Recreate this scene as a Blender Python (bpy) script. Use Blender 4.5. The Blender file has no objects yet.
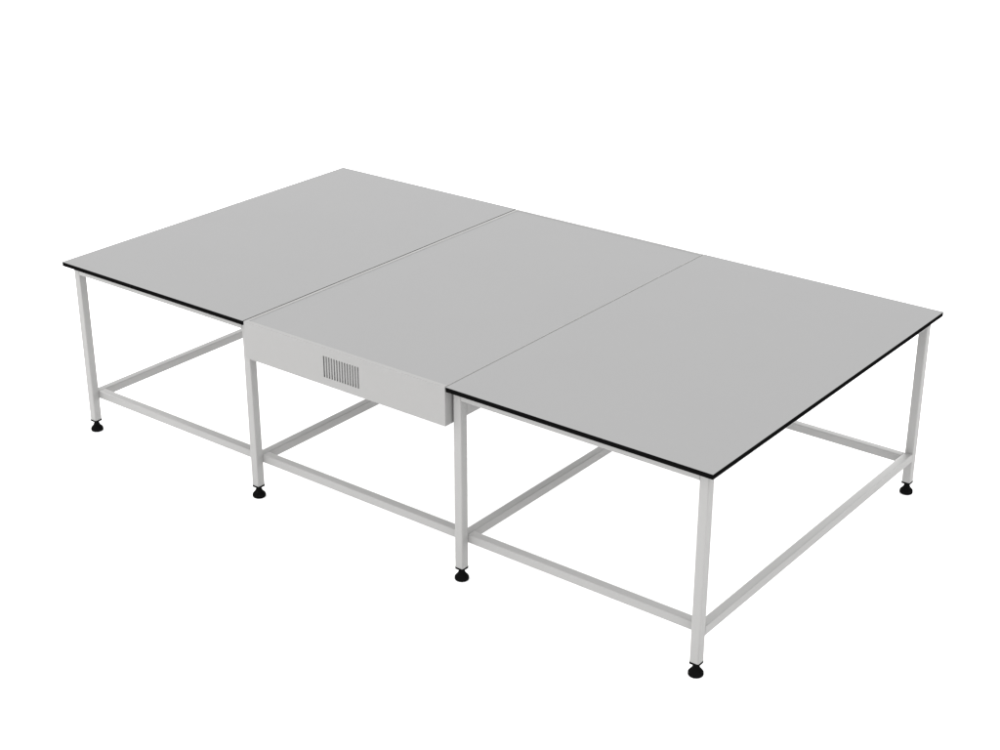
import bpy, bmesh, math
from mathutils import Vector, Matrix

scene = bpy.context.scene
col = scene.collection

# ------------------------------------------------------------------ dimensions (metres)
H = 0.900                      # height of the work surface
LEN, WID = 3.5634, 1.9532      # whole bench
S1, S2 = 1.2168, 2.3461        # seams between the three sections
GAP = 0.0022                   # half width of a seam
XL = (0.0539, 1.1867, 2.3756, 3.5091)   # leg centre lines along the bench
YF, YB = 0.0556, 1.8976                 # leg centre lines, front and back
T = 0.020                      # half of the 40 mm square tube
TOP_T = 0.0220                 # board thickness
LEG_Z0 = 0.0725                # bottom of the tube
RAIL_Z = (0.181, 0.221)
FLOOR_Z = 0.012                # level of the floor under the feet
BOX_Z = 0.7255                 # bottom of the ventilated housing

HORIZON, ZENITH = 2.4, 1.95  # world strength low down and overhead, graded to fill the shade

# ------------------------------------------------------------------ materials
def material(name, rgb, rough, spec=0.5, bump=0.0, bump_scale=900.0, vary=0.0, vary_scale=3.0):
    m = bpy.data.materials.new(name)
    m.use_nodes = True
    nt = m.node_tree
    b = nt.nodes["Principled BSDF"]
    b.inputs["Roughness"].default_value = rough
    b.inputs["Specular IOR Level"].default_value = spec
    tc = nt.nodes.new("ShaderNodeTexCoord")
    n = nt.nodes.new("ShaderNodeTexNoise")
    n.inputs["Scale"].default_value = vary_scale
    n.inputs["Detail"].default_value = 5
    nt.links.new(tc.outputs["Object"], n.inputs["Vector"])
    mr = nt.nodes.new("ShaderNodeMapRange")
    mr.inputs["From Min"].default_value = 0.3
    mr.inputs["From Max"].default_value = 0.7
    mr.inputs["To Min"].default_value = 1.0 - vary
    mr.inputs["To Max"].default_value = 1.0 + vary
    nt.links.new(n.outputs["Fac"], mr.inputs["Value"])
    mx = nt.nodes.new("ShaderNodeVectorMath")
    mx.operation = "SCALE"
    mx.inputs[0].default_value = rgb
    nt.links.new(mr.outputs["Result"], mx.inputs["Scale"])
    nt.links.new(mx.outputs["Vector"], b.inputs["Base Color"])
    if bump:
        n2 = nt.nodes.new("ShaderNodeTexNoise")
        n2.inputs["Scale"].default_value = bump_scale
        n2.inputs["Detail"].default_value = 3
        nt.links.new(tc.outputs["Object"], n2.inputs["Vector"])
        bp = nt.nodes.new("ShaderNodeBump")
        bp.inputs["Strength"].default_value = bump
        bp.inputs["Distance"].default_value = 0.0004
        nt.links.new(n2.outputs["Fac"], bp.inputs["Height"])
        nt.links.new(bp.outputs["Normal"], b.inputs["Normal"])
    return m

M_LAM = material("grey_laminate", (0.2160, 0.2160, 0.2156), 0.8, 0.0, 0.05, 700, 0.004)
M_PANEL = material("grey_panel", (0.2160, 0.2160, 0.2156), 0.8, 0.0, 0.05, 700, 0.004)
M_CORE = material("black_core", (0.003, 0.003, 0.003), 0.7, 0.0, 0.1, 500, 0.05, 40)
M_FRAME = material("powder_coat", (0.2520, 0.2500, 0.2465), 0.6, 0.05, 0.08, 900, 0.006)
M_BOX = material("housing_coat", (0.2330, 0.2311, 0.2283), 0.6, 0.03, 0.08, 900, 0.006)
M_RUBBER = material("black_rubber", (0.004, 0.004, 0.004), 0.6, 0.0, 0.15, 400, 0.05, 60)
M_FLOOR = material("white_floor", (0.95, 0.95, 0.95), 0.9, 0.0, 0.0, 100, 0.003, 0.5)

# ------------------------------------------------------------------ mesh helpers
def link(name, bm, mat, parent=None):
    me = bpy.data.meshes.new(name)
    bmesh.ops.recalc_face_normals(bm, faces=bm.faces)
    bm.to_mesh(me)
    bm.free()
    me.materials.append(mat)
    o = bpy.data.objects.new(name, me)
    col.objects.link(o)
    if parent is not None:
        o.parent = parent
    return o

def box(x0, x1, y0, y1, z0, z1, bevel=0.0, seg=3, keep=None):
    bm = bmesh.new()
    bmesh.ops.create_cube(bm, size=1)
    for v in bm.verts:
        v.co = Vector(((x0 + x1) / 2 + v.co.x * (x1 - x0), (y0 + y1) / 2 + v.co.y * (y1 - y0),
                       (z0 + z1) / 2 + v.co.z * (z1 - z0)))
    if bevel:
        es = [e for e in bm.edges if keep is None or keep(e)]
        bmesh.ops.bevel(bm, geom=es, offset=bevel, segments=seg, affect="EDGES", profile=0.5)
    return bm

def along(axis):
    def f(e):
        d = (e.verts[1].co - e.verts[0].co).normalized()
        return abs(d[axis]) > 0.9
    return f

def smooth(o):
    for p in o.data.polygons:
        p.use_smooth = True
    m = o.modifiers.new("weighted", "WEIGHTED_NORMAL")
    m.keep_sharp = True
    return o

def tube(name, x0, x1, y0, y1, z0, z1, axis, parent, mat=None, r=0.005):
    """a square tube with rounded long edges and plain sawn ends"""
    o = link(name, box(x0, x1, y0, y1, z0, z1, r, 4, along(axis)), mat or M_FRAME, parent)
    return smooth(o)

def join(bm, other):
    me = bpy.data.meshes.new("tmp")
    other.to_mesh(me)
    other.free()
    bm.from_mesh(me)
    bpy.data.meshes.remove(me)

# ------------------------------------------------------------------ the bench
bench = bpy.data.objects.new("work_table", None)
bench.empty_display_size = 0.2
col.objects.link(bench)
bench["label"] = "long grey topped steel work table with black edges and a vented middle housing"
bench["category"] = "work table"

# --- two laminate boards, black compact core under a thin grey face
def board(x0, x1):
    zt = H - 0.0012
    top = link("tabletop", box(x0, x1, 0, WID, zt, H, 0.0004, 1), M_LAM, bench)
    link("core_board", box(x0 + 0.0002, x1 - 0.0002, 0.0002, WID - 0.0002, H - TOP_T + 0.0008, zt - 0.00005, 0.0006, 2), M_CORE, top)
    link("backing_sheet", box(x0 + 0.004, x1 - 0.004, 0.004, WID - 0.004, H - TOP_T, H - TOP_T + 0.00075), M_LAM, top)
    return top
board(0.0, S1 - GAP)
board(S2 + GAP, LEN)

# --- housing between the boards: folded sheet, sunk top panel, slotted grille in the front
bx0, bx1 = S1 + GAP, S2 - GAP
RIM, RIM_R, SINK = 0.017, 0.0035, 0.0013
vx0, vx1, vz0, vz1 = 1.6775, 1.8935, 0.7560, 0.8670     # cut-out for the grille
bm = bmesh.new()
R = 0.0025
# outline of the shell in plan (rounded vertical corners)
def rounded(x0, x1, y0, y1, r, n=5):
    pts = []
    for cx, cy, a0 in ((x1 - r, y0 + r, -90), (x1 - r, y1 - r, 0), (x0 + r, y1 - r, 90), (x0 + r, y0 + r, 180)):
        for i in range(n + 1):
            a = math.radians(a0 + 90 * i / n)
            pts.append((cx + r * math.cos(a), cy + r * math.sin(a)))
    return pts
N = 5
rings = []
def ring(inset, z, right=None):
    right = inset if right is None else right
    return [bm.verts.new((x, y, z)) for x, y in rounded(bx0 + inset, bx1 - right, inset, WID - inset, max(R - inset, 0.0008), N)]
levels = [(R, BOX_Z), (R * 0.3, BOX_Z + R * 0.3), (0, BOX_Z + R)]
levels += [(0, H - R)]
for i in range(1, 6):
    a = math.radians(90 * i / 5)
    levels.append((R - R * math.cos(a), H - R + R * math.sin(a)))
levels += [(RIM, H, RIM_R), (RIM + 0.0006, H - 0.0008, RIM_R + 0.0006), (RIM + 0.0006, H - 0.012, RIM_R + 0.0006)]
for lv in levels:
    rings.append(ring(*lv))
n = len(rings[0])
front_i = n - 1                # the straight front run closes the loop: last point -> first point
for k in range(len(rings) - 1):
    for i in range(n):
        j = (i + 1) % n
        if k == 2 and i == front_i:
            continue           # front wall is laid below, with its opening
        bm.faces.new((rings[k][i], rings[k][j], rings[k + 1][j], rings[k + 1][i]))
bm.faces.new(list(reversed(rings[0])))
# front wall round the opening
fx0, fx1 = bx0 + R, bx1 - R
fz0, fz1 = BOX_Z + R, H - R
xs, zs = (fx0, vx0, vx1, fx1), (fz0, vz0, vz1, fz1)
g = [[bm.verts.new((x, 0.0, z)) for x in xs] for z in zs]
for a in range(3):
    for b in range(3):
        if a == 1 and b == 1:
            continue
        bm.faces.new((g[a][b], g[a][b + 1], g[a + 1][b + 1], g[a + 1][b]))
bmesh.ops.remove_doubles(bm, verts=bm.verts, dist=1e-5)
housing = smooth(link("housing", bm, M_BOX, bench))
# sunk top panel
link("top_panel", box(bx0 + RIM + 0.0012, bx1 - RIM_R - 0.0010, RIM + 0.0012, WID - RIM - 0.0012, H - 0.010, H - SINK, 0.0005, 1), M_PANEL, housing)
# grille: a plate with fourteen real slots
bm = bmesh.new()
NS, sw = 14, 0.0078
c0, c1 = 1.6905, 1.8815
sz0, sz1 = 0.7640, 0.8600
pitch = (c1 - c0) / (NS - 1)
edges = [vx0]
for i in range(NS):
    c = c0 + i * pitch
    edges += [c - sw / 2, c + sw / 2]
edges.append(vx1)
zz = (vz0, sz0, sz1, vz1)
def q(*p):
    bm.faces.new([bm.verts.new(v) for v in p])
for i in range(len(edges) - 1):
    slot = i % 2 == 1
    a, b = edges[i], edges[i + 1]
    for k in range(3):
        if slot and k == 1:
            continue
        for y in (0.0, 0.0025):
            q((a, y, zz[k]), (b, y, zz[k]), (b, y, zz[k + 1]), (a, y, zz[k + 1]))
    if slot:
        q((a, 0, sz0), (a, .0025, sz0), (a, .0025, sz1), (a, 0, sz1))
        q((b, 0, sz0), (b, .0025, sz0), (b, .0025, sz1), (b, 0, sz1))
        q((a, 0, sz0), (b, 0, sz0), (b, .0025, sz0), (a, .0025, sz0))
        q((a, 0, sz1), (b, 0, sz1), (b, .0025, sz1), (a, .0025, sz1))
bmesh.ops.remove_doubles(bm, verts=bm.verts, dist=1e-6)
join(bm, box(vx0 + 0.001, vx1 - 0.001, 0.0085, 0.0100, vz0 + 0.001, vz1 - 0.001))      # added plate behind the slots, catches light to soften them to grey
link("vent_grille", bm, M_BOX, housing)

# --- legs with a thin black end cap and a bell-shaped levelling foot
def lathe(profile, n=32):
    bm = bmesh.new()
    rs = []
    for r, z in profile:
        rs.append([bm.verts.new((r * math.cos(2 * math.pi * i / n), r * math.sin(2 * math.pi * i / n), z)) for i in range(n)])
    for a, b in zip(rs, rs[1:]):
        for i in range(n):
            bm.faces.new((a[i], a[(i + 1) % n], b[(i + 1) % n], b[i]))
    bm.faces.new(rs[0])
    bm.faces.new(rs[-1])
    return bm

def leg_at(x, y):
    if leg_at.first is None:
        l = link("leg", box(-T, T, -T, T, LEG_Z0, H - TOP_T - 0.0003, 0.005, 4, along(2)), M_FRAME, bench)
        smooth(l)
        link("end_cap", box(-T - 0.0006, T + 0.0006, -T - 0.0006, T + 0.0006, LEG_Z0 - 0.0092, LEG_Z0 - 0.0001, 0.004, 3, along(2)), M_RUBBER, l)
        foot = link("leveling_foot", lathe([
            (0.0265, 0.0), (0.0290, 0.0012), (0.0302, 0.0040), (0.0302, 0.0105), (0.0295, 0.0140), (0.0268, 0.0180),
            (0.0230, 0.0222), (0.0192, 0.0268), (0.0162, 0.0318), (0.0138, 0.0372), (0.0122, 0.0425), (0.0113, 0.0475),
            (0.0110, LEG_Z0 - 0.0093 - FLOOR_Z)]), M_RUBBER, l)
        smooth(foot)
        foot.location.z = FLOOR_Z
        l.location = (x, y, 0)
        leg_at.first = l
        return l
    src = leg_at.first
    l = src.copy()
    col.objects.link(l)
    l.parent = bench
    l.location = (x, y, 0)
    for ch in src.children:
        c = ch.copy()
        col.objects.link(c)
        c.parent = l
    return l
leg_at.first = None
for y in (YF, YB):
    for x in XL:
        leg_at(x, y)

# --- low rails: cross rails run leg to leg, long rails lie just inside the legs and butt against them
z0, z1 = RAIL_Z
for x in XL:
    tube("cross_rail", x - T, x + T, YF + T, YB - T, z0, z1, 1, bench)
for y0 in (YF + T, YB - 3 * T):
    for xa, xb in zip(XL, XL[1:]):
        tube("long_rail", xa + T, xb - T, y0, y0 + 2 * T, z0, z1, 0, bench)
# --- rails under the boards
zt = H - TOP_T - 0.0003
for y in (YF, YB):
    for xa, xb in ((XL[0], XL[1]), (XL[2], XL[3])):
        tube("top_rail", xa + T, xb - T, y - T, y + T, zt - 0.040, zt, 0, bench)
for k, x in enumerate(XL):
    zb = zt - (0.040 if k in (0, 3) else 0.116)
    tube("upper_cross_rail", x - T, x + T, YF + T, YB - T, zb, zt, 1, bench)
# spacers that carry the housing on the two deep cross rails
for xa, xb in ((XL[1] + T, bx0), (bx1, XL[2] - T)):
    for y in (0.35, 0.98, 1.60):
        link("mounting_spacer", box(xa, xb, y - .03, y + .03, 0.78, 0.84), M_FRAME, bench)

# ------------------------------------------------------------------ white studio floor
bm = bmesh.new()
bmesh.ops.create_grid(bm, x_segments=8, y_segments=8, size=60)
floor = link("floor", bm, M_FLOOR)
floor.location.z = FLOOR_Z
floor["kind"] = "structure"
floor["label"] = "plain white studio floor under the table"

# ------------------------------------------------------------------ light: white world, a front soft box and added fill lamps
w = bpy.data.worlds.new("World")
scene.world = w
w.use_nodes = True
bg = w.node_tree.nodes["Background"]
# world made stronger towards the horizon so light gets under the table
wn = w.node_tree
tc = wn.nodes.new("ShaderNodeTexCoord")
sx = wn.nodes.new("ShaderNodeSeparateXYZ")
wn.links.new(tc.outputs["Generated"], sx.inputs[0])
mr = wn.nodes.new("ShaderNodeMapRange")
mr.interpolation_type = "SMOOTHSTEP"
mr.inputs["From Min"].default_value = 0.35
mr.inputs["From Max"].default_value = 0.70
mr.inputs["To Min"].default_value = HORIZON
mr.inputs["To Max"].default_value = ZENITH
wn.links.new(sx.outputs["Z"], mr.inputs["Value"])
wn.links.new(mr.outputs["Result"], bg.inputs["Strength"])
bg.inputs["Color"].default_value = (1, 1, 1, 1)

def area_lamp(name, loc, target, size, power):
    ld = bpy.data.lights.new(name, "AREA")
    ld.shape = "RECTANGLE"
    ld.size, ld.size_y = size
    ld.energy = power
    o = bpy.data.objects.new(name, ld)
    col.objects.link(o)
    o.location = loc
    o.rotation_euler = (Vector(target) - Vector(loc)).to_track_quat("-Z", "Y").to_euler()
    return o
area_lamp("front_softbox", (-2.5, -14.0, 3.6), (1.8, 1.0, 0.4), (9.0, 6.4), 300)
area_lamp("side_fill", (17.0, 1.0, 3.2), (1.8, 1.0, 0.4), (9.0, 5.6), 1)  # unseen fill lamp added for the right-hand faces, turned nearly off
area_lamp("rear_fill", (0.0, 13.0, 1.7), (1.8, 1.0, 0.2), (9.0, 2.8), 3300)  # unseen low lamp added to whiten the floor under the table
area_lamp("rear_side_fill", (-11.0, 1.0, 1.7), (1.8, 1.0, 0.2), (7.0, 2.8), 3100)  # second unseen low lamp, added from the left to fill beneath the table

# ------------------------------------------------------------------ camera
cd = bpy.data.cameras.new("Camera")
cd.sensor_width = 36
cd.lens = 58.6405
cd.clip_end = 500
cam = bpy.data.objects.new("Camera", cd)
col.objects.link(cam)
cam.location = (6.07731, -4.48065, 3.53978)
cam.rotation_euler = (math.radians(66.0512), math.radians(-0.0345), math.radians(37.6833))
scene.camera = cam

scene.view_settings.view_transform = "Standard"
scene.view_settings.look = "None"
scene.view_settings.exposure = 0
scene.view_settings.gamma = 1
scene.cycles.max_bounces = 8
scene.cycles.diffuse_bounces = 6
